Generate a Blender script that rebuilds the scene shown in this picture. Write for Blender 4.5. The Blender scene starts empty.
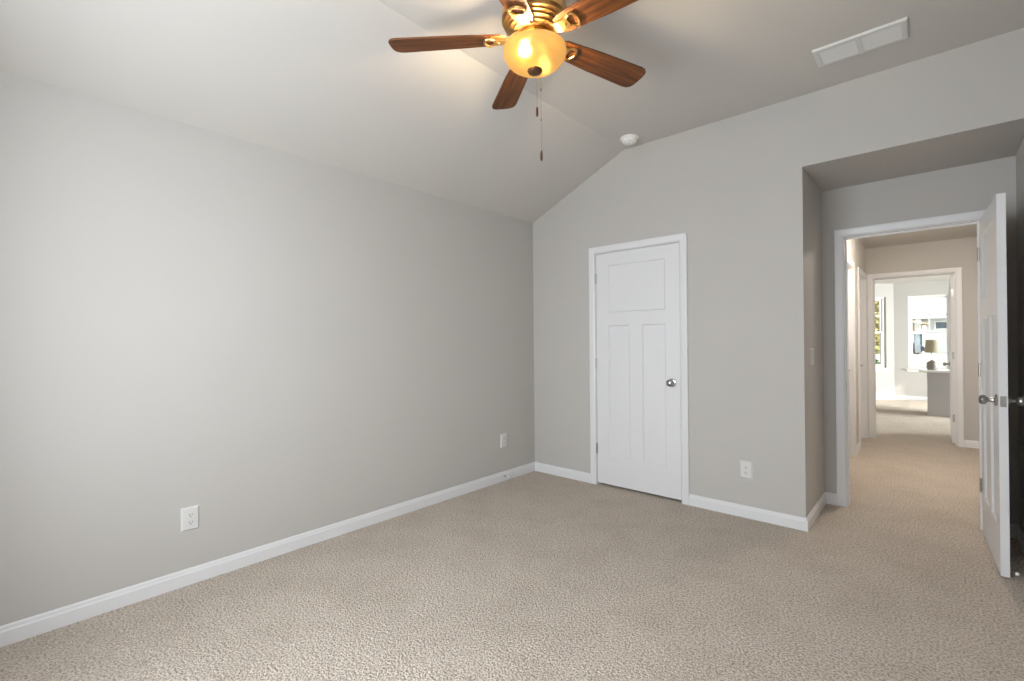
import bpy, bmesh, math, random
from mathutils import Vector, Matrix
R = math.radians
C = bpy.context.scene.collection
sc = bpy.context.scene
random.seed(4)

# ------------------------------------------------------------------ camera
F_PX, YAW, PITCH, ROLL = 473.63, R(41.694), R(0.213), R(-0.4665)
CAM = Vector((2.954, -3.638, 1.265))
d = Vector((-math.sin(YAW)*math.cos(PITCH), math.cos(YAW)*math.cos(PITCH), math.sin(PITCH)))
r0 = Vector((math.cos(YAW), math.sin(YAW), 0)); u0 = r0.cross(d)
rt = r0*math.cos(ROLL) + u0*math.sin(ROLL); up = -r0*math.sin(ROLL) + u0*math.cos(ROLL)
cd = bpy.data.cameras.new('camera'); co = bpy.data.objects.new('camera', cd); C.objects.link(co)
cd.sensor_width = 36.0; cd.lens = F_PX/1024*36.0; cd.clip_start = .05; cd.clip_end = 300
co.matrix_world = Matrix(((rt.x, up.x, -d.x, CAM.x), (rt.y, up.y, -d.y, CAM.y), (rt.z, up.z, -d.z, CAM.z), (0, 0, 0, 1)))
sc.camera = co

# ------------------------------------------------------------------ view transform, world, daylight
sc.view_settings.view_transform = 'Standard'; sc.view_settings.look = 'None'
sc.view_settings.exposure = 0.05; sc.view_settings.gamma = 1.0; sc.view_settings.use_curve_mapping = False
sc.cycles.use_denoising = True
sc.cycles.max_bounces = 14; sc.cycles.diffuse_bounces = 8; sc.cycles.transparent_max_bounces = 12
w = bpy.data.worlds.new('sky'); sc.world = w; w.use_nodes = True
wn = w.node_tree.nodes; wl = w.node_tree.links
bgn = wn['Background']
sky = wn.new('ShaderNodeTexSky'); sky.sky_type = 'NISHITA'; sky.sun_disc = False
sky.sun_elevation = R(32); sky.sun_rotation = R(100); sky.dust_density = 4.0; sky.ozone_density = 0.6
hs = wn.new('ShaderNodeHueSaturation'); hs.inputs['Saturation'].default_value = 0.2
wl.new(sky.outputs[0], hs.inputs['Color']); wl.new(hs.outputs[0], bgn.inputs[0])
bgn.inputs[1].default_value = 0.4

SUN_DIR = Vector((-0.86, 0.34, -0.42))
sl = bpy.data.lights.new('sun', 'SUN'); sl.energy = 4.5; sl.angle = R(0.6); sl.color = (1, .95, .87)
so = bpy.data.objects.new('sun', sl); C.objects.link(so); so.location = (20, -5, 12)
so.rotation_euler = SUN_DIR.to_track_quat('-Z', 'Y').to_euler()

def area(name, loc, direction, sx, sy, power, color):
    l = bpy.data.lights.new(name, 'AREA'); l.shape = 'RECTANGLE'; l.size = sx; l.size_y = sy
    l.energy = power; l.color = color
    o = bpy.data.objects.new(name, l); C.objects.link(o); o.location = loc
    o.rotation_euler = Vector(direction).to_track_quat('-Z', 'Z').to_euler()
    return o
# area lamps added at the unseen window openings, standing in for daylight
area('daylight_bedroom', (1.72, -4.02, 1.42), (0, 1, 0), 1.72, 1.6, 96, (.885, 0.945, 1.0))
area('daylight_far_room', (6.2, 7.05, 1.35), (-1, 0, -.1), 1.5, 1.6, 450, (.98, .99, 1.0))

# ------------------------------------------------------------------ materials
def mat(name, col, rough=.5, metal=0.0, spec=.5):
    m = bpy.data.materials.new(name); m.use_nodes = True
    b = m.node_tree.nodes['Principled BSDF']
    b.inputs['Base Color'].default_value = (*col, 1); b.inputs['Roughness'].default_value = rough
    b.inputs['Metallic'].default_value = metal; b.inputs['Specular IOR Level'].default_value = spec
    return m
def noisy(name, c1, c2, scale, rough=.6, bump=0.0, bscale=None, metal=0.0, detail=3, spec=.5, dist=.01, stretch=None):
    m = mat(name, c1, rough, metal, spec); nt = m.node_tree; N = nt.nodes; L = nt.links; b = N['Principled BSDF']
    tc = N.new('ShaderNodeTexCoord'); src = tc.outputs['Object']
    if stretch:
        mp = N.new('ShaderNodeMapping'); mp.inputs['Scale'].default_value = stretch; L.new(src, mp.inputs[0]); src = mp.outputs[0]
    n = N.new('ShaderNodeTexNoise'); n.inputs['Scale'].default_value = scale; n.inputs['Detail'].default_value = detail
    L.new(src, n.inputs['Vector'])
    cr = N.new('ShaderNodeValToRGB'); cr.color_ramp.elements[0].position = .3; cr.color_ramp.elements[1].position = .7
    cr.color_ramp.elements[0].color = (*c1, 1); cr.color_ramp.elements[1].color = (*c2, 1)
    L.new(n.outputs['Fac'], cr.inputs[0]); L.new(cr.outputs[0], b.inputs['Base Color'])
    if bump:
        n2 = n
        if bscale:
            n2 = N.new('ShaderNodeTexNoise'); n2.inputs['Scale'].default_value = bscale; n2.inputs['Detail'].default_value = 2
            L.new(src, n2.inputs['Vector'])
        bp = N.new('ShaderNodeBump'); bp.inputs['Strength'].default_value = bump; bp.inputs['Distance'].default_value = dist
        L.new(n2.outputs['Fac'], bp.inputs['Height']); L.new(bp.outputs[0], b.inputs['Normal'])
    return m
M = {}
M['paint'] = noisy('greige wall paint', (.500, .482, .458), (.510, .492, .467), 2.0, .75, bump=.06, bscale=260, spec=.25, dist=.002)
M['ceil'] = noisy('ceiling paint', (.560, .537, .507), (.570, .547, .516), 2.0, .85, bump=.05, bscale=200, spec=.2, dist=.002)
M['trim'] = mat('white semi-gloss trim', (.72, .72, .73), .36)
M['plate'] = mat('white plastic', (.66, .655, .64), .35)
M['detector'] = mat('white detector plastic', (.82, .81, .79), .4)
M['slot'] = mat('dark slot', (.05, .05, .05), .6)
M['nickel'] = noisy('satin nickel', (.42, .41, .39), (.47, .46, .44), 60, .28, metal=1.0)
M['brass'] = noisy('antique brass', (.52, .31, .11), (.66, .42, .17), 14, .34, metal=1.0)
M['bronze'] = noisy('dark bronze', (.10, .05, .025), (.16, .08, .035), 20, .4, metal=.7)
M['chain'] = mat('chain metal', (.45, .38, .28), .35, 1.0)
M['rubber'] = mat('white rubber', (.85, .84, .8), .5)
M['desk'] = noisy('grey painted panel', (.44, .44, .45), (.47, .47, .48), 3, .5)
M['top'] = mat('white counter', (.9, .9, .9), .25)
M['vinyl'] = mat('white vinyl', (.80, .80, .79), .35)
M['ceramic'] = noisy('speckled ceramic', (.17, .15, .13), (.30, .27, .24), 40, .5)
M['road'] = noisy('pale concrete', (.60, .57, .52), (.68, .65, .60), 3, .9)
M['grass'] = noisy('lawn grass', (.10, .16, .05), (.20, .26, .09), 8, .95, bump=.5, bscale=40)
M['roof'] = noisy('grey shingles', (.68, .67, .66), (.76, .75, .74), 6, .9)
M['stone'] = noisy('tan stucco', (.50, .42, .30), (.58, .50, .38), 3, .9)
M['carbody'] = mat('car paint', (.04, .06, .09), .25)
M['tyre'] = mat('tyre rubber', (.02, .02, .02), .8)
M['darkglass'] = mat('dark window glass', (.12, .16, .20), .1)
M['bark'] = noisy('bark', (.12, .08, .05), (.2, .14, .09), 12, .95)
M['leaf'] = noisy('tree leaves', (.30, .36, .10), (.62, .50, .24), 1.3, .8)
M['darkleaf'] = noisy('hedge leaves', (.04, .09, .03), (.10, .16, .06), 3, .85)

def carpet():
    m = mat('beige carpet', (.5, .45, .38), .95, spec=.08); nt = m.node_tree; N = nt.nodes; L = nt.links; b = N['Principled BSDF']
    tc = N.new('ShaderNodeTexCoord')
    def noise(s, det=2, rough=.5):
        n = N.new('ShaderNodeTexNoise'); n.inputs['Scale'].default_value = s; n.inputs['Detail'].default_value = det
        n.inputs['Roughness'].default_value = rough
        L.new(tc.outputs['Object'], n.inputs['Vector']); return n
    fine = noise(100, 3, .6); mid = noise(3.2, 4, .65); v = N.new('ShaderNodeTexVoronoi'); v.inputs['Scale'].default_value = 120
    L.new(tc.outputs['Object'], v.inputs['Vector'])
    cr = N.new('ShaderNodeValToRGB'); e = cr.color_ramp.elements
    e[0].position = .36; e[0].color = (.335, .28, .228, 1); e[1].position = .58; e[1].color = (.72, .625, .53, 1)
    L.new(fine.outputs['Fac'], cr.inputs[0])
    cr2 = N.new('ShaderNodeValToRGB'); e = cr2.color_ramp.elements
    e[0].position = .36; e[0].color = (.91, .90, .885, 1); e[1].position = .56; e[1].color = (1, 1, 1, 1)
    L.new(mid.outputs['Fac'], cr2.inputs[0])
    mx = N.new('ShaderNodeMix'); mx.data_type = 'RGBA'; mx.blend_type = 'MULTIPLY'; mx.inputs[0].default_value = 1
    L.new(cr.outputs[0], mx.inputs[6]); L.new(cr2.outputs[0], mx.inputs[7]); L.new(mx.outputs[2], b.inputs['Base Color'])
    ad = N.new('ShaderNodeMath'); ad.operation = 'SUBTRACT'; L.new(fine.outputs['Fac'], ad.inputs[0]); L.new(v.outputs['Distance'], ad.inputs[1])
    bp = N.new('ShaderNodeBump'); bp.inputs['Strength'].default_value = .85; bp.inputs['Distance'].default_value = .011
    L.new(ad.outputs[0], bp.inputs['Height']); L.new(bp.outputs[0], b.inputs['Normal'])
    b.inputs['Sheen Weight'].default_value = .15
    return m
M['carpet'] = carpet()

def wood():
    m = mat('walnut blade', (.2, .09, .03), .5, 0, .35); nt = m.node_tree; N = nt.nodes; L = nt.links; b = N['Principled BSDF']
    tc = N.new('ShaderNodeTexCoord'); mp = N.new('ShaderNodeMapping'); mp.inputs['Scale'].default_value = (1.6, 26, 26)
    L.new(tc.outputs['Object'], mp.inputs[0])
    n = N.new('ShaderNodeTexNoise'); n.inputs['Scale'].default_value = 2.4; n.inputs['Detail'].default_value = 6; n.inputs['Distortion'].default_value = .6
    L.new(mp.outputs[0], n.inputs['Vector'])
    cr = N.new('ShaderNodeValToRGB'); e = cr.color_ramp.elements
    e[0].position = .32; e[0].color = (.055, .016, .0035, 1); e[1].position = .68; e[1].color = (.20, .064, .012, 1)
    L.new(n.outputs['Fac'], cr.inputs[0]); L.new(cr.outputs[0], b.inputs['Base Color'])
    return m
M['wood'] = wood()

def siding():
    m = mat('pale blue siding', (.58, .63, .66), .7); nt = m.node_tree; N = nt.nodes; L = nt.links; b = N['Principled BSDF']
    tc = N.new('ShaderNodeTexCoord'); wv = N.new('ShaderNodeTexWave'); wv.wave_type = 'BANDS'; wv.bands_direction = 'Z'; wv.wave_profile = 'SAW'
    wv.inputs['Scale'].default_value = 1.6; L.new(tc.outputs['Object'], wv.inputs['Vector'])
    bp = N.new('ShaderNodeBump'); bp.inputs['Strength'].default_value = .6; bp.inputs['Distance'].default_value = .02
    L.new(wv.outputs['Fac'], bp.inputs['Height']); L.new(bp.outputs[0], b.inputs['Normal'])
    return m
M['siding'] = siding()

def pane_mat():
    m = bpy.data.materials.new('window glass'); m.use_nodes = True; nt = m.node_tree; N = nt.nodes; L = nt.links
    N.remove(N['Principled BSDF']); out = N['Material Output']
    tr = N.new('ShaderNodeBsdfTransparent'); tr.inputs[0].default_value = (.95, .97, .96, 1)
    gl = N.new('ShaderNodeBsdfGlossy'); gl.inputs['Roughness'].default_value = .02
    fr = N.new('ShaderNodeFresnel'); fr.inputs[0].default_value = 1.45; mx = N.new('ShaderNodeMixShader')
    L.new(fr.outputs[0], mx.inputs[0]); L.new(tr.outputs[0], mx.inputs[1]); L.new(gl.outputs[0], mx.inputs[2]); L.new(mx.outputs[0], out.inputs[0])
    return m
M['pane'] = pane_mat()

def bowl_mat():
    m = bpy.data.materials.new('amber alabaster glass'); m.use_nodes = True; nt = m.node_tree; N = nt.nodes; L = nt.links
    N.remove(N['Principled BSDF']); out = N['Material Output']
    tc = N.new('ShaderNodeTexCoord'); n = N.new('ShaderNodeTexNoise'); n.inputs['Scale'].default_value = 9; n.inputs['Detail'].default_value = 3
    L.new(tc.outputs['Object'], n.inputs['Vector'])
    cr = N.new('ShaderNodeValToRGB'); e = cr.color_ramp.elements
    e[0].position = .3; e[0].color = (1.0, .60, .17, 1); e[1].position = .7; e[1].color = (1.0, .72, .28, 1)
    L.new(n.outputs['Fac'], cr.inputs[0])
    dk = N.new('ShaderNodeMix'); dk.data_type = 'RGBA'; dk.blend_type = 'MULTIPLY'; dk.inputs[0].default_value = 1; dk.inputs[7].default_value = (.045, .045, .045, 1)
    L.new(cr.outputs[0], dk.inputs[6])
    tl0 = N.new('ShaderNodeBsdfTranslucent'); L.new(dk.outputs[2], tl0.inputs[0])
    rf = N.new('ShaderNodeBsdfRefraction'); rf.inputs['Roughness'].default_value = .62; rf.inputs['IOR'].default_value = 1.15; rf.inputs[0].default_value = (1, .78, .45, 1)
    tl = N.new('ShaderNodeMixShader'); tl.inputs[0].default_value = .16; L.new(tl0.outputs[0], tl.inputs[1]); L.new(rf.outputs[0], tl.inputs[2])
    gl = N.new('ShaderNodeBsdfGlossy'); gl.inputs['Roughness'].default_value = .15; gl.inputs[0].default_value = (1, .95, .85, 1)
    mx = N.new('ShaderNodeMixShader'); mx.inputs[0].default_value = .04
    L.new(tl.outputs[0], mx.inputs[1]); L.new(gl.outputs[0], mx.inputs[2])
    em = N.new('ShaderNodeEmission'); em.inputs[1].default_value = .4; L.new(cr.outputs[0], em.inputs[0])
    ad = N.new('ShaderNodeAddShader'); L.new(mx.outputs[0], ad.inputs[0]); L.new(em.outputs[0], ad.inputs[1]); L.new(ad.outputs[0], out.inputs[0])
    return m
M['bowl'] = bowl_mat()
def shade_mat():
    m = bpy.data.materials.new('linen shade'); m.use_nodes = True; nt = m.node_tree; N = nt.nodes; L = nt.links
    N.remove(N['Principled BSDF']); out = N['Material Output']
    tl = N.new('ShaderNodeBsdfTranslucent'); tl.inputs[0].default_value = (.62, .58, .46, 1)
    df = N.new('ShaderNodeBsdfDiffuse'); df.inputs[0].default_value = (.60, .56, .46, 1)
    mx = N.new('ShaderNodeMixShader'); mx.inputs[0].default_value = .5
    L.new(tl.outputs[0], mx.inputs[1]); L.new(df.outputs[0], mx.inputs[2]); L.new(mx.outputs[0], out.inputs[0])
    return m
M['shade'] = shade_mat()

# ------------------------------------------------------------------ helpers
def obj(name, bm, m, parent=None, smooth=False):
    me = bpy.data.meshes.new(name); bmesh.ops.recalc_face_normals(bm, faces=bm.faces); bm.to_mesh(me); bm.free()
    o = bpy.data.objects.new(name, me); C.objects.link(o); me.materials.append(M[m] if isinstance(m, str) else m)
    if smooth:
        for p in me.polygons: p.use_smooth = True
        if smooth != 'all':
            try: me.set_sharp_from_angle(angle=R(35))
            except Exception: pass
    if parent: o.parent = parent
    return o
def empty(name, loc=(0, 0, 0), rz=0.0):
    o = bpy.data.objects.new(name, None); C.objects.link(o); o.location = loc; o.rotation_euler = (0, 0, rz); o.empty_display_size = .1
    return o
def tag(o, label, cat, group=None, kind=None):
    o['label'] = label; o['category'] = cat
    if group: o['group'] = group
    if kind: o['kind'] = kind
    return o
def struct(o, label=None):
    o['kind'] = 'structure'
    if label: o['label'] = label
    return o
def box(bm, x0, x1, y0, y1, z0, z1, bev=0.0, mtx=None):
    v = [bm.verts.new((x, y, z)) for x in (x0, x1) for y in (y0, y1) for z in (z0, z1)]
    fs = [bm.faces.new([v[i] for i in q]) for q in ((0, 1, 3, 2), (4, 6, 7, 5), (0, 4, 5, 1), (2, 3, 7, 6), (0, 2, 6, 4), (1, 5, 7, 3))]
    if mtx is not None: bmesh.ops.transform(bm, matrix=mtx, verts=v)
    if bev:
        es = list({e for f in fs for e in f.edges}); bmesh.ops.bevel(bm, geom=es, offset=bev, segments=2, affect='EDGES', profile=.5)
    return bm
def B(*a, **k):
    bm = bmesh.new(); box(bm, *a, **k); return bm
def prism(bm, poly, a0, a1, axis='y'):
    """poly of (p,q) in the plane across the axis, extruded a0..a1"""
    f = {'y': lambda p, q, a: (p, a, q), 'x': lambda p, q, a: (a, p, q), 'z': lambda p, q, a: (p, q, a)}[axis]
    lo = [bm.verts.new(f(p, q, a0)) for p, q in poly]; hi = [bm.verts.new(f(p, q, a1)) for p, q in poly]
    n = len(poly); bm.faces.new(lo); bm.faces.new(hi[::-1])
    for i in range(n): bm.faces.new((lo[i], hi[i], hi[(i+1) % n], lo[(i+1) % n]))
    return bm
def lathe(bm, prof, seg=32, mtx=None):
    """prof: list of (radius, z)"""
    rings = []; new = []
    for r_, z in prof:
        if r_ < 1e-6: ring = [bm.verts.new((0, 0, z))]
        else: ring = [bm.verts.new((r_*math.cos(2*math.pi*i/seg), r_*math.sin(2*math.pi*i/seg), z)) for i in range(seg)]
        rings.append(ring); new += ring
    for a, b in zip(rings, rings[1:]):
        for i in range(seg):
            j = (i+1) % seg
            if len(a) == 1 and len(b) == 1: break
            if len(a) == 1: bm.faces.new((a[0], b[i], b[j]))
            elif len(b) == 1: bm.faces.new((a[i], b[0], a[j]))
            else: bm.faces.new((a[i], b[i], b[j], a[j]))
    if mtx is not None: bmesh.ops.transform(bm, matrix=mtx, verts=new)
    return bm
def sweep(bm, path, prof, fn):
    """path: 2D polyline; prof: closed list (offset to the left of the path, height); fn(u,v,h)->xyz. mitred."""
    P = [Vector(p) for p in path]; n = len(P); rings = []
    for i in range(n):
        if i == 0: t = (P[1]-P[0]).normalized(); nn = Vector((-t.y, t.x)); s = 1
        elif i == n-1: t = (P[-1]-P[-2]).normalized(); nn = Vector((-t.y, t.x)); s = 1
        else:
            a = (P[i]-P[i-1]).normalized(); b = (P[i+1]-P[i]).normalized()
            na = Vector((-a.y, a.x)); nb = Vector((-b.y, b.x)); nn = (na+nb).normalized(); s = 1/max(.2, nn.dot(na))
        rings.append([bm.verts.new(fn(*(P[i]+nn*(o*s)), h)) for o, h in prof])
    k = len(prof)
    for a, b in zip(rings, rings[1:]):
        for i in range(k): bm.faces.new((a[i], a[(i+1) % k], b[(i+1) % k], b[i]))
    bm.faces.new(rings[0][::-1]); bm.faces.new(rings[-1])
    return bm
def tube(bm, pts, rad, seg=10):
    pts = [Vector(p) for p in pts]; rings = []
    for i, p in enumerate(pts):
        t = (pts[min(i+1, len(pts)-1)] - pts[max(i-1, 0)]).normalized()
        q = t.to_track_quat('Z', 'Y')
        rr = rad[i] if isinstance(rad, (list, tuple)) else rad
        rings.append([bm.verts.new(p + q @ Vector((rr*math.cos(2*math.pi*k/seg), rr*math.sin(2*math.pi*k/seg), 0))) for k in range(seg)])
    for a, b in zip(rings, rings[1:]):
        for i in range(seg): bm.faces.new((a[i], a[(i+1) % seg], b[(i+1) % seg], b[i]))
    bm.faces.new(rings[0][::-1]); bm.faces.new(rings[-1]); return bm
def wall_x(bm, x0, x1, y0, y1, z0, z1, holes):
    """wall running along X between y0,y1; holes: (xa,xb,za,zb) sorted by xa"""
    cur = x0
    for xa, xb, za, zb in holes:
        if xa > cur: box(bm, cur, xa, y0, y1, z0, z1)
        if za > z0: box(bm, xa, xb, y0, y1, z0, za)
        if zb < z1: box(bm, xa, xb, y0, y1, zb, z1)
        cur = xb
    if cur < x1: box(bm, cur, x1, y0, y1, z0, z1)
    return bm
def wall_y(bm, y0, y1, x0, x1, z0, z1, holes):
    cur = y0
    for ya, yb, za, zb in holes:
        if ya > cur: box(bm, x0, x1, cur, ya, z0, z1)
        if za > z0: box(bm, x0, x1, ya, yb, z0, za)
        if zb < z1: box(bm, x0, x1, ya, yb, zb, z1)
        cur = yb
    if cur < y1: box(bm, x0, x1, cur, y1, z0, z1)
    return bm

# ------------------------------------------------------------------ dimensions
W, YB = 3.35, -3.96            # bedroom width, wall behind the camera
HS, HF, RX = 2.44, 2.89, 1.0   # low ceiling edge, flat ceiling, crease
AX, AH, AD = 2.310, 2.417, .7177   # alcove corner, its ceiling, its depth
CX0, CX1 = .713, 1.474         # closet opening
DX0, DX1 = 2.452, 3.185        # bedroom doorway opening
TH = .115; DH = 2.04
HX0, HX1, HY1 = 2.30, 3.40, 4.0     # hall
FX0, FX1 = 2.377, 3.145        # far doorway
YF = 9.2                       # far room window wall
CSG = .062                     # casing reach outside the opening

# ------------------------------------------------------------------ shell
struct(obj('floor', B(-.12, 6.3, YB-.12, YF+.12, -.08, 0), 'carpet'))
bm = bmesh.new(); prism(bm, [(-.12, HS), (0, HS), (RX, HF), (W+.12, HF), (W+.12, HF+.1), (RX-.05, HF+.1), (-.12, HS+.1)], YB-.12, 0)
struct(obj('ceiling', bm, 'ceil'))
struct(obj('ceiling', B(AX, W, TH, AD, AH, AH+.08), 'paint'))
struct(obj('ceiling', B(HX0, HX1, AD+TH, HY1, HS, HS+.08), 'ceil'))
struct(obj('wall_left', B(-.12, 0, YB-.12, AD+TH, 0, HS), 'paint'))
BW = (.84, 2.60, .60, 2.25)  # unseen window opening, placed to light the bedroom
bm = wall_x(bmesh.new(), 0, W, YB-.12, YB, 0, HS, [BW]); prism(bm, [(0, HS), (W, HS), (W, HF), (RX, HF)], YB-.12, YB)
struct(obj('wall_behind', bm, 'paint'))
bm = bmesh.new(); box(bm, W, W+.12, YB-.12, AD, 0, HF)
struct(obj('wall_right', bm, 'paint'))
# closet wall with its gable and the header above the alcove
bm = wall_x(bmesh.new(), 0, AX, 0, TH, 0, AH, [(CX0, CX1, 0, DH)])
prism(bm, [(0, AH), (W, AH), (W, HF+.0), (RX, HF), (0, HS)], 0, TH)
bmesh.ops.remove_doubles(bm, verts=bm.verts, dist=1e-5)
struct(obj('wall_closet', bm, 'paint'))
struct(obj('wall_return', B(AX-TH, AX, TH, AD, 0, AH), 'paint'))
struct(obj('wall_doorway', wall_x(bmesh.new(), AX-TH, HX1+.12, AD, AD+TH, 0, HS, [(DX0, DX1, 0, DH)]), 'paint'))
struct(obj('wall_closet_back', B(0, AX-TH, AD, AD+TH, 0, HS), 'paint'))
struct(obj('ceiling', B(0, AX-TH, TH, AD, AH, AH+.08), 'ceil'))
# hall
HA = (1.88, 2.64); HB = (3.16, 3.92)
struct(obj('wall_hall_left', wall_y(bmesh.new(), AD+TH, HY1, HX0-TH, HX0, 0, HS, [(*HA, 0, DH), (*HB, 0, DH)]), 'paint'))
struct(obj('wall_hall_backing', B(HX0-.5, HX0-.4, AD+TH, HY1+TH, 0, HS), 'paint'))  # unseen backing added behind the hall doors to stop light leaks
struct(obj('ceiling', B(HX0-.4, HX0-TH, AD+TH, HY1+TH, HS-.02, HS+.08), 'ceil'))
struct(obj('wall_hall_right', B(HX1, HX1+.12, AD+TH, HY1, 0, HS), 'paint'))
# far room
struct(obj('wall_far_doorway', wall_x(bmesh.new(), HX0-.4, 6.0, HY1, HY1+TH, 0, HS, [(FX0, FX1, 0, DH)]), 'paint'))
struct(obj('wall_far_doorway_left', B(.7, HX0-.4, HY1, HY1+TH, 0, HS), 'paint'))
struct(obj('ceiling', B(.58, 6.12, HY1, YF+.12, HS, HS+.08), 'ceil'))
WN = (2.555, 3.215, .66, 2.16)      # far window opening
CXR = 2.325                         # corner where the bay wall turns
WN2 = (3.75, 4.41, .66, 2.16)
struct(obj('wall_far_back', wall_x(bmesh.new(), CXR, 6.0, YF, YF+.12, 0, HS, [WN, WN2]), 'paint'))
FR = (6.3, 7.84, .5, 2.19)  # unseen window opening, added for light and sized for the sun patch
struct(obj('wall_far_right', wall_y(bmesh.new(), HY1, YF+.12, 6.0, 6.12, 0, HS, [FR]), 'paint'))
struct(obj('wall_far_left', wall_y(bmesh.new(), HY1, 8.32, .58, .70, 0, HS, []), 'paint'))
struct(obj('wall_far_return', B(.70, 1.50, 8.20, 8.32, 0, HS), 'paint'))
# angled bay wall: local x from the corner outward, y outward of the room
BAYL = (CXR-1.45)*math.sqrt(2)
BW2 = (.17, .80, .66, 2.16)
o = struct(obj('wall_bay', wall_x(bmesh.new(), 0, BAYL, -.12, 0, 0, HS, [BW2]), 'paint'))
BAYM = Matrix.Translation((CXR, YF, 0)) @ Matrix.Rotation(R(225), 4, 'Z')
o.matrix_world = BAYM

# ------------------------------------------------------------------ baseboards (mitred)
bt, bh = .014, .084
BPROF = [(0, 0), (bt, 0), (bt, .060), (bt*.72, .066), (bt*.6, .078), (bt*.28, bh), (0, bh)]
def baseboard(name, path, flip=False):
    prof = [(-a, h) for a, h in BPROF] if flip else BPROF
    return struct(obj(name, sweep(bmesh.new(), path, prof, lambda u, v, h: (u, v, h)), 'trim'))
bl = baseboard('baseboard_left', [(0, YB), (0, 0), (CX0-CSG, 0)], True)
bc = baseboard('baseboard_closet', [(CX1+CSG, 0), (AX, 0), (AX, AD), (DX0-CSG, AD)], True)
br = baseboard('baseboard_right', [(DX1+CSG, AD), (W, AD), (W, YB), (0, YB)], True)
baseboard('baseboard_hall_left', [(HX0, HA[1]+CSG), (HX0, HB[0]-CSG)], True)
baseboard('baseboard_hall_near', [(DX0-CSG, AD+TH), (HX0, AD+TH), (HX0, HA[0]-CSG)], True)
baseboard('baseboard_hall_end', [(HX0, HB[1]+CSG), (HX0, HY1), (FX0-CSG, HY1)], True)
baseboard('baseboard_hall_right', [(FX1+CSG, HY1), (HX1, HY1), (HX1, AD+TH), (DX1+CSG, AD+TH)], True)
baseboard('baseboard_far', [(CXR-.85, YF-.85), (CXR, YF), (6.0, YF), (6.0, HY1+TH)], True)

# ------------------------------------------------------------------ door casings + jambs
def casing(name, x0, x1, h, face, back, side=-1, yax=False):
    """opening x0..x1, height h; wall faces at face (near, towards side) and back"""
    bm = bmesh.new(); r_ = .005; cw = .057
    prof = [(0, 0), (0, .009), (.010, .013), (cw-.014, .016), (cw-.004, .016), (cw, .012), (cw, 0)]
    def put(fc, sd):
        path = [(x0-r_, 0), (x0-r_, h+r_), (x1+r_, h+r_), (x1+r_, 0)]
        fn = (lambda u, v, q: (fc+sd*q, u, v)) if yax else (lambda u, v, q: (u, fc+sd*q, v))
        sweep(bm, path, prof, fn)
    put(face, side); put(back, -side)
    a, b = sorted((face, back)); j = .018
    path = [(x0, 0), (x0, h), (x1, h), (x1, 0)]
    mid = (a+b)/2
    fn = (lambda u, v, q: (q, u, v)) if yax else (lambda u, v, q: (u, q, v))
    sweep(bm, path, [(-.0006, a-.0005), (-.0006, b+.0005), (.003, b+.0005), (.003, a-.0005)], fn)
    return bm, fn, mid
def stop(bm, x0, x1, h, ya, yb, fn):
    sweep(bm, [(x0, 0), (x0, h), (x1, h), (x1, 0)], [(-.011, ya), (-.011, yb), (0.001, yb), (0.001, ya)], fn)
# closet: leaf at the bedroom side, stop behind it
bm, fn, _ = casing('t', CX0, CX1, DH, 0, TH); stop(bm, CX0, CX1, DH, .040, .075, fn)
struct(obj('trim_1', bm, 'trim'))
bm, fn, _ = casing('t', DX0, DX1, DH, AD, AD+TH); stop(bm, DX0, DX1, DH, AD+.042, AD+.077, fn)
t2 = struct(obj('trim_2', bm, 'trim'))
obj('strike_plate', B(DX0-.001, DX0+.0022, AD+.006, AD+.036, .89, .95, bev=.0008), 'nickel', t2)
bm, fn, _ = casing('t', HA[0], HA[1], DH, HX0, HX0-TH, 1, True); stop(bm, HA[0], HA[1], DH, HX0-.077, HX0-.042, fn)
struct(obj('trim_3', bm, 'trim'))
bm, fn, _ = casing('t', HB[0], HB[1], DH, HX0, HX0-TH, 1, True); stop(bm, HB[0], HB[1], DH, HX0-.077, HX0-.042, fn)
struct(obj('trim_4', bm, 'trim'))
bm, fn, _ = casing('t', FX0, FX1, DH, HY1, HY1+TH); stop(bm, FX0, FX1, DH, HY1+.038, HY1+.072, fn)
struct(obj('trim_5', bm, 'trim'))

# ------------------------------------------------------------------ doors
T = .035
def leaf_bm(wd, ht=2.016, st=.118):
    """leaf in local coords: x 0..wd from the hinge, y -T..0 , z 0..ht; one wide top panel over two tall ones"""
    bm = bmesh.new(); rec = .010
    zb, zm0, zm1, zt = .245, 1.385, 1.495, 1.910
    mx = wd/2; mw = .057
    box(bm, .002, wd-.002, -T+rec, -rec, .002, ht-.002)
    for a in ((0, st, 0, ht), (wd-st, wd, 0, ht), (st, wd-st, 0, zb), (st, wd-st, zm0, zm1), (st, wd-st, zt, ht), (mx-mw, mx+mw, zb, zm0)):
        box(bm, a[0], a[1], -T, 0, a[2], a[3])
    s = .010
    for xa, xb, za, zb_ in ((st, wd-st, zm1, zt), (st, mx-mw, zb, zm0), (mx+mw, wd-st, zb, zm0)):
        for y0, y1 in ((0, -rec), (-T, -T+rec)):
            o_ = [bm.verts.new(q) for q in ((xa, y0, za), (xb, y0, za), (xb, y0, zb_), (xa, y0, zb_))]
            i_ = [bm.verts.new(q) for q in ((xa+s, y1, za+s), (xb-s, y1, za+s), (xb-s, y1, zb_-s), (xa+s, y1, zb_-s))]
            for k in range(4): bm.faces.new((o_[k], o_[(k+1) % 4], i_[(k+1) % 4], i_[k]))
    return bm
KNOB = [(0, .0), (.031, 0), (.033, .003), (.030, .008), (.014, .012), (.011, .020), (.011, .032), (.016, .038), (.024, .044), (.0275, .052), (.0265, .060), (.020, .067), (.010, .0705), (0, .071)]
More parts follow.
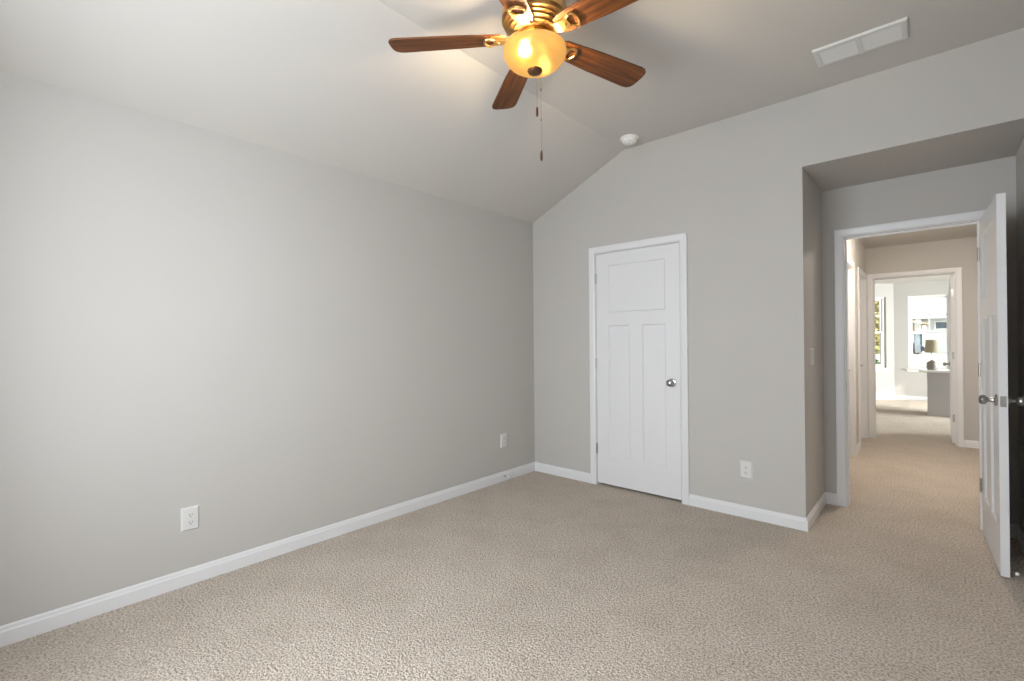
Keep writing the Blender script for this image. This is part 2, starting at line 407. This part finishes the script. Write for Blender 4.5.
def add_knob(parent, x, z, sides, name='door_knob'):
    for s in sides:
        m = Matrix.Translation((x, 0 if s > 0 else -T, z)) @ Matrix.Rotation(R(-90 if s > 0 else 90), 4, 'X')
        obj(name, lathe(bmesh.new(), KNOB, 28, m), 'nickel', parent, smooth=True)
def add_lever(parent, x, z, s):
    y0 = 0 if s > 0 else -T
    bm = bmesh.new(); m = Matrix.Translation((x, y0, z)) @ Matrix.Rotation(R(-90 if s > 0 else 90), 4, 'X')
    lathe(bm, [(0, 0), (.031, 0), (.032, .004), (.026, .009), (.012, .012), (.010, .05), (0, .052)], 24, m)
    tube(bm, [(x, y0+s*.046, z), (x-.03, y0+s*.05, z+.002), (x-.07, y0+s*.05, z), (x-.11, y0+s*.046, z-.004)], [.010, .009, .008, .006], 10)
    obj('door_lever', bm, 'nickel', parent, smooth=True)
def hinge_at(parent, z, y):
    bm = bmesh.new(); lathe(bm, [(0, -.046), (.008, -.045), (.008, .045), (0, .046)], 12, Matrix.Translation((-.003, y, z)))
    obj('hinge', bm, 'nickel', parent, smooth=True)
HZ = (.30, 1.05, 1.80)
def door(name, wd, loc, rz, label, hinge_y=.005):
    o = obj(name, leaf_bm(wd), 'trim'); o.location = loc; o.rotation_euler = (0, 0, rz); struct(o, label)
    return o
# closet door: hinges left, seen from the bedroom (local y=-T side faces the room)
d1 = door('door_1', CX1-CX0-.007, (CX0+.0035, .003+T, .020), 0, 'closed white three-panel closet door with round knob and three hinges')
for z in HZ: hinge_at(d1, z, -T-.004)
add_knob(d1, CX1-CX0-.007-.065, .915, (-1,))
obj('latch', B(CX1-CX0-.0075, CX1-CX0-.005, -T+.004, -.004, .885, .945), 'nickel', d1)
# open bedroom door: hinged at the right jamb, swung 90 degrees into the room
d2 = door('door_2', .750, (3.180+T, AD-.030, .012), R(-88), 'white three-panel door standing open into the room, edge with latch plate')
for z in HZ: hinge_at(d2, z, -T-.004)
w2 = .750
add_knob(d2, w2-.065, .92, (-1, 1))
obj('latch_plate', B(w2-.0005, w2+.0018, -T+.006, -.006, .892, .948, bev=.0006), 'nickel', d2)
# hall doors: leaf at the far side of the left hall wall
# rz=90: local x->+Y, local y->-X ; leaf occupies X loc .. loc+T
d3 = door('door_3', HA[1]-HA[0]-.006, (HX0-TH+.003, HA[0]+.003, .012), R(90), 'closed white panel door nearest on the left of the hallway')
add_lever(d3, HA[1]-HA[0]-.07, .92, -1)
d4 = door('door_4', HB[1]-HB[0]-.006, (HX0-TH+.003, HB[0]+.003, .012), R(90), 'closed white panel door farthest on the left of the hallway')
add_lever(d4, HB[1]-HB[0]-.07, .92, -1)
# far room door swung open against the right, leaf along +Y
d5 = door('door_5', FX1-FX0-.006, (FX1-.003-T, HY1+TH+.006, .012), R(90), 'white door standing open behind the far doorway, seen edge-on')
for z in HZ: obj('hinge', B(-.006, 0, -T-.002, -.006, z-.045, z+.045), 'nickel', d5)
add_knob(d5, FX1-FX0-.075, .92, (1,))

# ------------------------------------------------------------------ windows
def ring(bm, x0, x1, z0, z1, wd, y0, y1):
    box(bm, x0, x0+wd, y0, y1, z0, z1); box(bm, x1-wd, x1, y0, y1, z0, z1)
    box(bm, x0+wd, x1-wd, y0, y1, z0, z0+wd); box(bm, x0+wd, x1-wd, y0, y1, z1-wd, z1)
def window(name, wd, z0, z1, loc, rz, label, stool=True, grid=True):
    """local x 0..wd, inner wall face at y=0, outside towards +y (wall 0.12 thick)"""
    o = empty(name, loc, rz); struct(o, label)
    bm = bmesh.new(); ring(bm, .0, wd, z0, z1, .035, .045, .118); obj('window_frame', bm, 'vinyl', o)
    zm = (z0+z1)/2 + .0; a, b = .036, wd-.036
    bm = bmesh.new(); ring(bm, a, b, zm-.02, z1-.036, .034, .082, .108); up_ = obj('sash', bm, 'vinyl', o)
    bm = bmesh.new(); ring(bm, a, b, z0+.036, zm+.022, .036, .052, .080); lo_ = obj('sash', bm, 'vinyl', o)
    obj('pane', B(a+.034, b-.034, .093, .096, zm+.014, z1-.07), 'pane', up_)
    obj('pane', B(a+.036, b-.036, .065, .068, z0+.072, zm-.014), 'pane', lo_)
    if grid:
        bm = bmesh.new(); cx = wd/2; zz = (zm+z1)/2-.02
        box(bm, cx-.010, cx+.010, .088, .092, zm+.014, z1-.07); box(bm, a+.034, b-.034, .088, .092, zz-.010, zz+.010)
        obj('muntin', bm, 'vinyl', up_)
    if stool:
        obj('sill', B(-.05, wd+.05, -.04, .045, z0-.022, z0, bev=.004), 'trim', o)
        obj('apron', B(-.03, wd+.03, -.014, -.0005, z0-.075, z0-.022, bev=.003), 'trim', o)
    return o
window('window_1', WN[1]-WN[0], WN[2], WN[3], (WN[0], YF, 0), 0, 'double-hung window seen straight through the far doorway')
window('window_2', WN2[1]-WN2[0], WN2[2], WN2[3], (WN2[0], YF, 0), 0, 'double-hung window of the far room farther right')
w3 = window('window_3', BW2[1]-BW2[0], BW2[2], BW2[3], (0, 0, 0), 0, 'narrow window in the angled bay wall of the far room')
w3.matrix_world = BAYM @ Matrix.Translation((BW2[1], 0, 0)) @ Matrix.Rotation(R(180), 4, 'Z')
window('window_4', BW[1]-BW[0], BW[2], BW[3], (BW[1], YB, 0), R(180), 'unseen bedroom window placed behind the camera to light the room')
window('window_5', FR[1]-FR[0], FR[2], FR[3], (6.0, FR[1], 0), R(-90), 'unseen window added in the right wall to light the far room')

# ------------------------------------------------------------------ outlets, switch
def plate_bm():
    bm = bmesh.new(); w_, h_, t = .0425, .0625, .0085; b_ = .009
    prof0 = [(-w_, -h_), (w_, -h_), (w_, h_), (-w_, h_)]
    lo = [bm.verts.new((x, 0, z)) for x, z in prof0]; hi = [bm.verts.new((x*(1-b_/w_), -t, z*(1-b_/h_))) for x, z in prof0]
    bm.faces.new(lo); bm.faces.new(hi[::-1])
    for i in range(4): bm.faces.new((lo[i], lo[(i+1) % 4], hi[(i+1) % 4], hi[i]))
    return bm
def outlet(loc, rz, label):
    """local -y faces the room"""
    o = empty('wall_outlet', loc, rz); tag(o, label, 'outlet', 'white electrical outlets on the walls')
    obj('cover_plate', plate_bm(), 'plate', o)
    for s in (-1, 1):
        zc = s*.0195; bm = bmesh.new()
        pts = []
        for k in range(24):
            a = 2*math.pi*k/24; pts.append((.0172*math.cos(a), max(-.0135, min(.0135, .0172*math.sin(a)))+zc))
        prism(bm, pts, -.0110, -.008)
        rc = obj('receptacle', bm, 'plate', o)
        bm = bmesh.new()
        box(bm, -.0075, -.0052, -.0116, -.0108, zc-.001, zc+.008); box(bm, .0052, .0075, -.0116, -.0108, zc-.0005, zc+.0075)
        prism(bm, [(.0028*math.cos(a*math.pi/6), .0028*math.sin(a*math.pi/6)+zc-.0075) for a in range(12)], -.0116, -.0108)
        obj('slot', bm, 'slot', rc)
    bm = lathe(bmesh.new(), [(0, .0), (.0035, 0), (.003, .0014), (0, .002)], 12, Matrix.Translation((0, -.0085, 0)) @ Matrix.Rotation(R(90), 4, 'X'))
    obj('screw', bm, 'plate', o)
    return o
outlet((0, -2.90, .345), R(90), 'white outlet on the long left wall, nearest the camera')
outlet((0, -.45, .365), R(90), 'white outlet on the left wall close to the far room corner')
outlet((1.945, 0, .34), 0, 'white outlet low on the wall right of the closet door')
sw = empty('light_switch', (AX, .245, 1.142), R(90)); tag(sw, 'white double light switch on the side of the doorway alcove', 'light switch')
obj('cover_plate', plate_bm(), 'plate', sw).scale = (1.35, 1, 1)
for s in (-1, 1):
    bm = bmesh.new(); prism(bm, [(-.0085, -.0125), (-.0165, .009), (-.0085, .0125), (-.0075, -.0125)], s*.022-.005, s*.022+.005, 'x')
    obj('toggle', bm, 'plate', sw)

# ------------------------------------------------------------------ door stops
def doorstop(loc, direction, label, name='door_stop', ln=.078):
    o = empty(name, loc); o.rotation_euler = Vector(direction).to_track_quat('Z', 'Y').to_euler(); tag(o, label, 'door stop', 'spring door stops on the baseboards')
    obj('base', lathe(bmesh.new(), [(0, 0), (.011, 0), (.011, .004), (.006, .010), (0, .010)], 16), 'nickel', o, smooth=True)
    pts = []; n = 14*12
    for k in range(n+1):
        a = 2*math.pi*k/12; pts.append((.0045*math.cos(a), .0045*math.sin(a), .008+(ln-.018)*k/n))
    obj('spring', tube(bmesh.new(), pts, .0013, 6), 'nickel', o, smooth=True)
    obj('rubber_tip', lathe(bmesh.new(), [(0, ln-.014), (.007, ln-.014), (.0085, ln-.006), (.0075, ln-.001), (0, ln)], 16), 'rubber', o, smooth=True)
    return o
doorstop((W-bt, -.075, .045), (-1, 0, 0), 'white-tipped spring door stop on right wall behind the open door')
doorstop((bt, -.455, .045), (1, 0, 0), 'small spring door stop on left baseboard below the corner outlet', ln=.05)

# ------------------------------------------------------------------ smoke detector and ceiling register
sd = empty('smoke_detector', (1.152, -.185, HF)); tag(sd, 'round white smoke detector on the ceiling above the closet wall', 'smoke detector')
fl = Matrix.Rotation(R(180), 4, 'X')
obj('base', lathe(bmesh.new(), [(0, 0), (.072, 0), (.073, .008), (.068, .013), (0, .013)], 40, fl), 'detector', sd, smooth=True)
obj('cover', lathe(bmesh.new(), [(0, .012), (.060, .012), (.060, .018), (.056, .034), (.046, .042), (.012, .045), (0, .045)], 40, fl), 'detector', sd, smooth=True)
obj('test_button', lathe(bmesh.new(), [(0, .044), (.012, .044), (.011, .048), (0, .0485)], 20, fl @ Matrix.Translation((.02, 0, 0))), 'detector', sd, smooth=True)

vx, vy, vw, vd = 2.662, -.424, .207, .103
vt = empty('ceiling_vent', (vx, vy, HF)); tag(vt, 'white rectangular louvred air register on the ceiling at upper right', 'air vent')
bm = bmesh.new(); fw = .028
sweep(bm, [(0, -vd), (vw, -vd), (vw, vd), (-vw, vd), (-vw, -vd), (0, -vd)], [(0, 0), (0, -.006), (.006, -.012), (fw, -.012), (fw, 0)], lambda u, v, h: (u, v, h))
obj('frame', bm, 'plate', vt)
obj('divider', B(-.012, .012, -vd+fw, vd-fw, -.012, -.001), 'plate', vt)
obj('duct_opening', B(-vw+.01, vw-.01, -vd+.01, vd-.01, -.0025, -.0005), mat('duct grey', (.55, .55, .55), .8), vt)
for sx in (-1, 1):
    x0, x1 = (.012, vw-fw) if sx > 0 else (-vw+fw, -.012)
    for k in range(10):
        yy = -vd+fw+.008+k*(2*(vd-fw)-.016)/9
        m = Matrix.Translation(((x0+x1)/2, yy, -.0075)) @ Matrix.Rotation(R(-20), 4, 'X')
        obj('louvre', B(-(x1-x0)/2, (x1-x0)/2, -.009, .009, -.0007, .0007, mtx=m), 'plate', vt)

# ------------------------------------------------------------------ ceiling fan
FX, FY, BZ, FR_, A0 = 1.627, -1.979, 2.63, .66, 3.795
fan = empty('ceiling_fan', (FX, FY, HF)); tag(fan, 'brass ceiling fan with five walnut blades and a glowing amber glass bowl', 'ceiling fan')
def fz(z): return z-HF
obj('canopy', lathe(bmesh.new(), [(0, 0), (.085, 0), (.088, -.012), (.080, -.03), (.060, -.05), (.060, -.075), (0, -.075)], 48), 'brass', fan, smooth=True)
obj('motor_housing', lathe(bmesh.new(), [(0, fz(2.82)), (.070, fz(2.82)), (.115, fz(2.805)), (.140, fz(2.775)), (.147, fz(2.745)), (.147, fz(2.715)), (.147, fz(2.705)), (.137, fz(2.698)), (.138, fz(2.688)), (.125, fz(2.684)), (.127, fz(2.677)), (.113, fz(2.672)), (.115, fz(2.664)), (.099, fz(2.659)), (.100, fz(2.651)), (.08, fz(2.648)), (0, fz(2.648))], 56), 'brass', fan, smooth=True)
obj('switch_housing', lathe(bmesh.new(), [(0, fz(2.649)), (.060, fz(2.649)), (.066, fz(2.64)), (.066, fz(2.615)), (.074, fz(2.608)), (.076, fz(2.598)), (.050, fz(2.590)), (0, fz(2.588))], 48), 'brass', fan, smooth=True)
# bowl (a real glass wall, open at the top), its rod and finial
pr = []; n = 18
for k in range(n+1):
    a = k/n*math.pi/2; pr.append((.141*math.sin(a)**.92 if k else 0, fz(2.565)-.083*math.cos(a)**1.0))
rim = pr[-1]
outer = pr + [(.1415, fz(2.572)), (.139, fz(2.580))]
inner = [(max(0, r_-.004), z+.004) for r_, z in reversed(pr)]
inner = [(.135, fz(2.580))] + inner[:-1] + [(0, pr[0][1]+.004)]
obj('light_bowl', lathe(bmesh.new(), outer+inner, 64), 'bowl', fan, smooth='all')
obj('rod', lathe(bmesh.new(), [(0, fz(2.592)), (.005, fz(2.592)), (.005, fz(2.478)), (0, fz(2.478))], 12), 'brass', fan, smooth=True)
obj('finial', lathe(bmesh.new(), [(0, fz(2.486)), (.033, fz(2.486)), (.034, fz(2.480)), (.030, fz(2.474)), (.018, fz(2.469)), (.006, fz(2.466)), (0, fz(2.466))], 28), 'bronze', fan, smooth=True)
# bulbs inside the bowl
vl = Vector((-.03+.036, -.026-.041, 0))
for k, s in enumerate((1, -1)):
    bx = vl*s
    bo = obj('bulb', lathe(bmesh.new(), [(0, .034), (.014, .030), (.014, .016), (.024, .004), (.028, -.010), (.024, -.026), (.012, -.034), (0, -.036)], 20,
             Matrix.Translation((bx.x, bx.y, fz(2.546)))), None or mat('bulb glass %d' % k, (1, .8, .5), .5), fan, smooth=True)
    b_ = bo.data.materials[0].node_tree.nodes['Principled BSDF']
    bo.scale = (1.15, 1.15, 1.0); b_.inputs['Emission Color'].default_value = (1, .78, .50, 1); b_.inputs['Emission Strength'].default_value = 900 if s > 0 else 90
# blades
def blade_outline():
    pts = []; r0_, r1 = .125, FR_
    top = [(r0_, .036), (r0_+.03, .050), (.35, .064), (.55, .071), (r1-.050, .073), (r1-.026, .069), (r1-.010, .058), (r1-.002, .040), (r1, .020)]
    pts = top + [(x, -y) for x, y in reversed(top)]
    return pts
for k in range(5):
    a = A0 - k*2*math.pi/5
    bl_ = obj('blade', prism(bmesh.new(), blade_outline(), -.004, .004, 'z'), 'wood', fan)
    bl_.matrix_local = Matrix.Translation((0, 0, fz(BZ))) @ Matrix.Rotation(a, 4, 'Z') @ Matrix.Rotation(R(-11), 4, 'X')
    bv = bl_.modifiers.new('bevel', 'BEVEL'); bv.width = .002; bv.segments = 2
    # bracket: arm from the motor down to a U-shaped plate under the blade root
    bm = bmesh.new()
    arm = [(.070, .034, .020), (.095, .030, .014), (.118, .027, -.004), (.145, .025, -.0075), (.165, .026, -.0075), (.185, .028, -.0075)]
    rows = []
    for x, hw, z in arm:
        rows.append([bm.verts.new((x, -hw, z)), bm.verts.new((x, hw, z)), bm.verts.new((x, hw, z-.006)), bm.verts.new((x, -hw, z-.006))])
    for p_, q_ in zip(rows, rows[1:]):
        for i in range(4): bm.faces.new((p_[i], p_[(i+1) % 4], q_[(i+1) % 4], q_[i]))
    bm.faces.new(rows[0][::-1]); bm.faces.new(rows[-1])
    for s in (-1, 1):
        tube(bm, [(.182, s*.022, -.009), (.200, s*.034, -.009), (.216, s*.032, -.009), (.226, s*.014, -.009), (.228, 0, -.009)], .0055, 8)
        lathe(bm, [(0, .003), (.007, .002), (.007, -.002), (0, -.004)], 12, Matrix.Translation((.200, s*.034, -.013)))
    lathe(bm, [(0, .003), (.007, .002), (.007, -.002), (0, -.004)], 12, Matrix.Translation((.165, 0, -.015)))
    obj('blade_bracket', bm, 'brass', bl_, smooth=True)
# pull chains
def chain(px, py, z0, z1, hz, beads):
    bm = bmesh.new(); z = z0; n = int((z0-z1)/.012)
    tube(bm, [(px, py, fz(z0)), (px, py, fz(z1))], .0011, 6)
    for i in range(n):
        lathe(bm, [(0, .0024), (.0022, 0), (0, -.0024)], 6, Matrix.Translation((px, py, fz(z0-i*.012))))
    for z in beads: lathe(bm, [(0, .007), (.004, .004), (.004, -.004), (0, -.007)], 10, Matrix.Translation((px, py, fz(z))))
    ch = obj('pull_chain', bm, 'chain', fan, smooth=True)
    obj('pull_handle', lathe(bmesh.new(), [(0, 0), (.003, -.002), (.0055, -.014), (.0062, -hz*.7), (.0045, -hz), (0, -hz-.001)], 16, Matrix.Translation((px, py, fz(z1)))), 'bronze', ch, smooth=True)
CH = [(-.66*.068+.753*.012, .75*.068+.657*.012), (-.66*.062+.753*.030, .75*.062+.657*.030)]
chain(*CH[0], 2.615, 2.355, .045, [])
chain(*CH[1], 2.615, 2.150, .048, [2.43, 2.29])

# ------------------------------------------------------------------ lamp added to brighten the hall, unseen above the doorway head
hl = empty('added_hall_lamp', (3.0, 2.15, HS)); tag(hl, 'round flush lamp added to light the hallway, unseen above the door head', 'ceiling lamp')
obj('lamp_pan', lathe(bmesh.new(), [(0, 0), (.15, 0), (.15, -.02), (.14, -.03), (0, -.03)], 40), 'nickel', hl, smooth=True)
gm = mat('lit frosted glass', (.9, .85, .75), .4); g_ = gm.node_tree.nodes['Principled BSDF']
g_.inputs['Emission Color'].default_value = (1, .90, .78, 1); g_.inputs['Emission Strength'].default_value = 165
obj('lamp_shade', lathe(bmesh.new(), [(0, -.028), (.135, -.028), (.130, -.055), (.10, -.08), (.05, -.095), (0, -.1)], 40), gm, hl, smooth=True)

# ------------------------------------------------------------------ far room furniture
DKX, DKY = 2.865, 6.72
ck = empty('cabinet', (DKX+.45, DKY+.28, 0)); tag(ck, 'low grey cabinet with a white overhanging top in the far room', 'cabinet')
obj('body', B(-.45, .45, -.28, .28, 0, .715, bev=.003), 'desk', ck)
obj('countertop', B(-.55, .47, -.31, .31, .716, .750, bev=.006), 'top', ck)
tl_ = empty('table_lamp', (DKX+.065, DKY+.17, .751)); tag(tl_, 'small table lamp with stone base and beige shade on the cabinet', 'lamp')
obj('base', lathe(bmesh.new(), [(0, 0), (.056, 0), (.070, .02), (.073, .085), (.066, .125), (.036, .148), (.018, .16), (0, .161)], 28), 'ceramic', tl_, smooth=True)
obj('stem', lathe(bmesh.new(), [(0, .13), (.008, .13), (.007, .36), (0, .36)], 12), 'nickel', tl_, smooth=True)
obj('lamp_shade', lathe(bmesh.new(), [(.095, .285), (.097, .285), (.082, .50), (.080, .50), (.095, .285)], 32), 'shade', tl_, smooth=True)

# ------------------------------------------------------------------ outdoors
GZ = -.35
struct(obj('ground', B(-60, 60, YF+.3, 120, GZ-.2, GZ), 'grass'))
struct(obj('road', B(-60, 60, 38.5, 64, GZ, GZ+.02), 'road'))
struct(obj('sidewalk', B(-60, 60, 34.0, 36.6, GZ, GZ+.04), 'road'))
HY = 66
bd = empty('house', (0, HY, GZ)); tag(bd, 'pale blue neighbouring house with tan porch seen through the far window', 'house')
obj('house_wall', B(-7, 11, 0, 10, 0, 4.05), 'siding', bd)
bm = bmesh.new(); prism(bm, [(-.7, 3.9), (5, 7.6), (10.7, 3.9), (10.7, 4.15), (5, 7.9), (-.7, 4.15)], -7.6, 11.6, 'x'); obj('roof', bm, 'roof', bd)
obj('gutter', B(-7.6, 11.6, -.86, -.7, 3.85, 4.1), 'vinyl', bd)
for (xa, xb, za, zb) in ((3.1, 4.0, 2.7, 3.45), (6.0, 7.4, 1.2, 3.0), (-5.5, -4.0, 1.2, 3.0)):
    bm = bmesh.new(); ring(bm, xa-.12, xb+.12, za-.12, zb+.12, .14, -.08, .02); wnd = obj('window', bm, 'vinyl', bd)
    obj('pane', B(xa, xb, -.03, -.01, za, zb), 'darkglass', wnd)
bm = bmesh.new(); prism(bm, [(-2.6, 3.2), (.2, 3.9), (2.6, 3.35), (2.6, 3.15), (.2, 3.6), (-2.6, 3.0)], -2.2, 0); obj('porch_roof', bm, 'stone', bd)
obj('porch_wall', B(-2.4, 2.4, -.12, 0, 0, 3.2), 'stone', bd)
for x in (-2.2, 2.2): obj('porch_column', B(x-.16, x+.16, -2.1, -1.8, 0, 3.1), 'vinyl', bd)
bm = bmesh.new(); ring(bm, 1.2, 2.1, .1, 2.3, .1, -.2, -.12); fd = obj('front_door', bm, 'vinyl', bd); obj('pane', B(1.3, 2.0, -.18, -.13, .2, 2.2), 'darkglass', fd)
car = empty('car', (.55, 61.5, GZ+.02)); tag(car, 'dark car parked in front of the neighbouring house', 'car')
prof = [(-2.1, .35), (-2.15, .7), (-1.9, .9), (-1.15, .98), (-.6, 1.42), (.75, 1.45), (1.45, 1.02), (2.0, .92), (2.15, .65), (2.1, .35)]
obj('body', prism(bmesh.new(), [(x*.8, z*.9) for x, z in prof], -.85, .85), 'carbody', car)
obj('window', prism(bmesh.new(), [(x*.8, z*.9) for x, z in [(-1.0, .99), (-.55, 1.36), (.7, 1.38), (1.2, 1.03)]], -.86, .86), 'darkglass', car)
for x in (-1.1, 1.1):
    for y in (-.84, .84):
        obj('wheel', lathe(bmesh.new(), [(0, -.1), (.3, -.1), (.34, -.06), (.34, .06), (.3, .1), (0, .1)], 24, Matrix.Translation((x, y, .34)) @ Matrix.Rotation(R(90), 4, 'X')), 'tyre', car)
def foliage(bm, c, rad, n, s, seed):
    rn = random.Random(seed)
    for i in range(n):
        v = Vector((rn.gauss(0, 1), rn.gauss(0, 1), rn.gauss(0, 1))).normalized()*(rn.uniform(.45, 1)**.5)
        p = Vector(c)+Vector((v.x*rad[0], v.y*rad[1], v.z*rad[2]))
        q = Vector((rn.uniform(-1, 1), rn.uniform(-1, 1), rn.uniform(-1, 1))).to_track_quat('Z', 'Y')
        bm.faces.new([bm.verts.new(p+q @ Vector(e)) for e in ((-s, 0, 0), (0, -s*.5, 0), (s, 0, 0), (0, s*.5, 0))])
tr = empty('tree', (1.15, 14.6, GZ)); tag(tr, 'yellow-green leafy tree outside the narrow bay window', 'tree')
tb = bmesh.new(); tube(tb, [(0, 0, 0), (.03, 0, 1.0), (0, .05, 2.0), (.1, 0, 3.0)], [.12, .10, .08, .04]); obj('trunk', tb, 'bark', tr)
tb = bmesh.new(); foliage(tb, (0, 0, 2.3), (.95, .9, 1.35), 2600, .09, 3); obj('foliage', tb, 'leaf', tr)
hb = empty('hedge', (.85, 12.3, GZ)); tag(hb, 'dark green clipped hedge below the narrow bay window', 'hedge')
tb = bmesh.new(); foliage(tb, (0, 0, .62), (1.25, .5, .72), 2600, .07, 5); obj('foliage', tb, 'darkleaf', hb)
for x in (-.8, 0, .8): obj('stem', tube(bmesh.new(), [(x, 0, 0), (x+.04, 0, .5)], .03, 8), 'bark', hb)
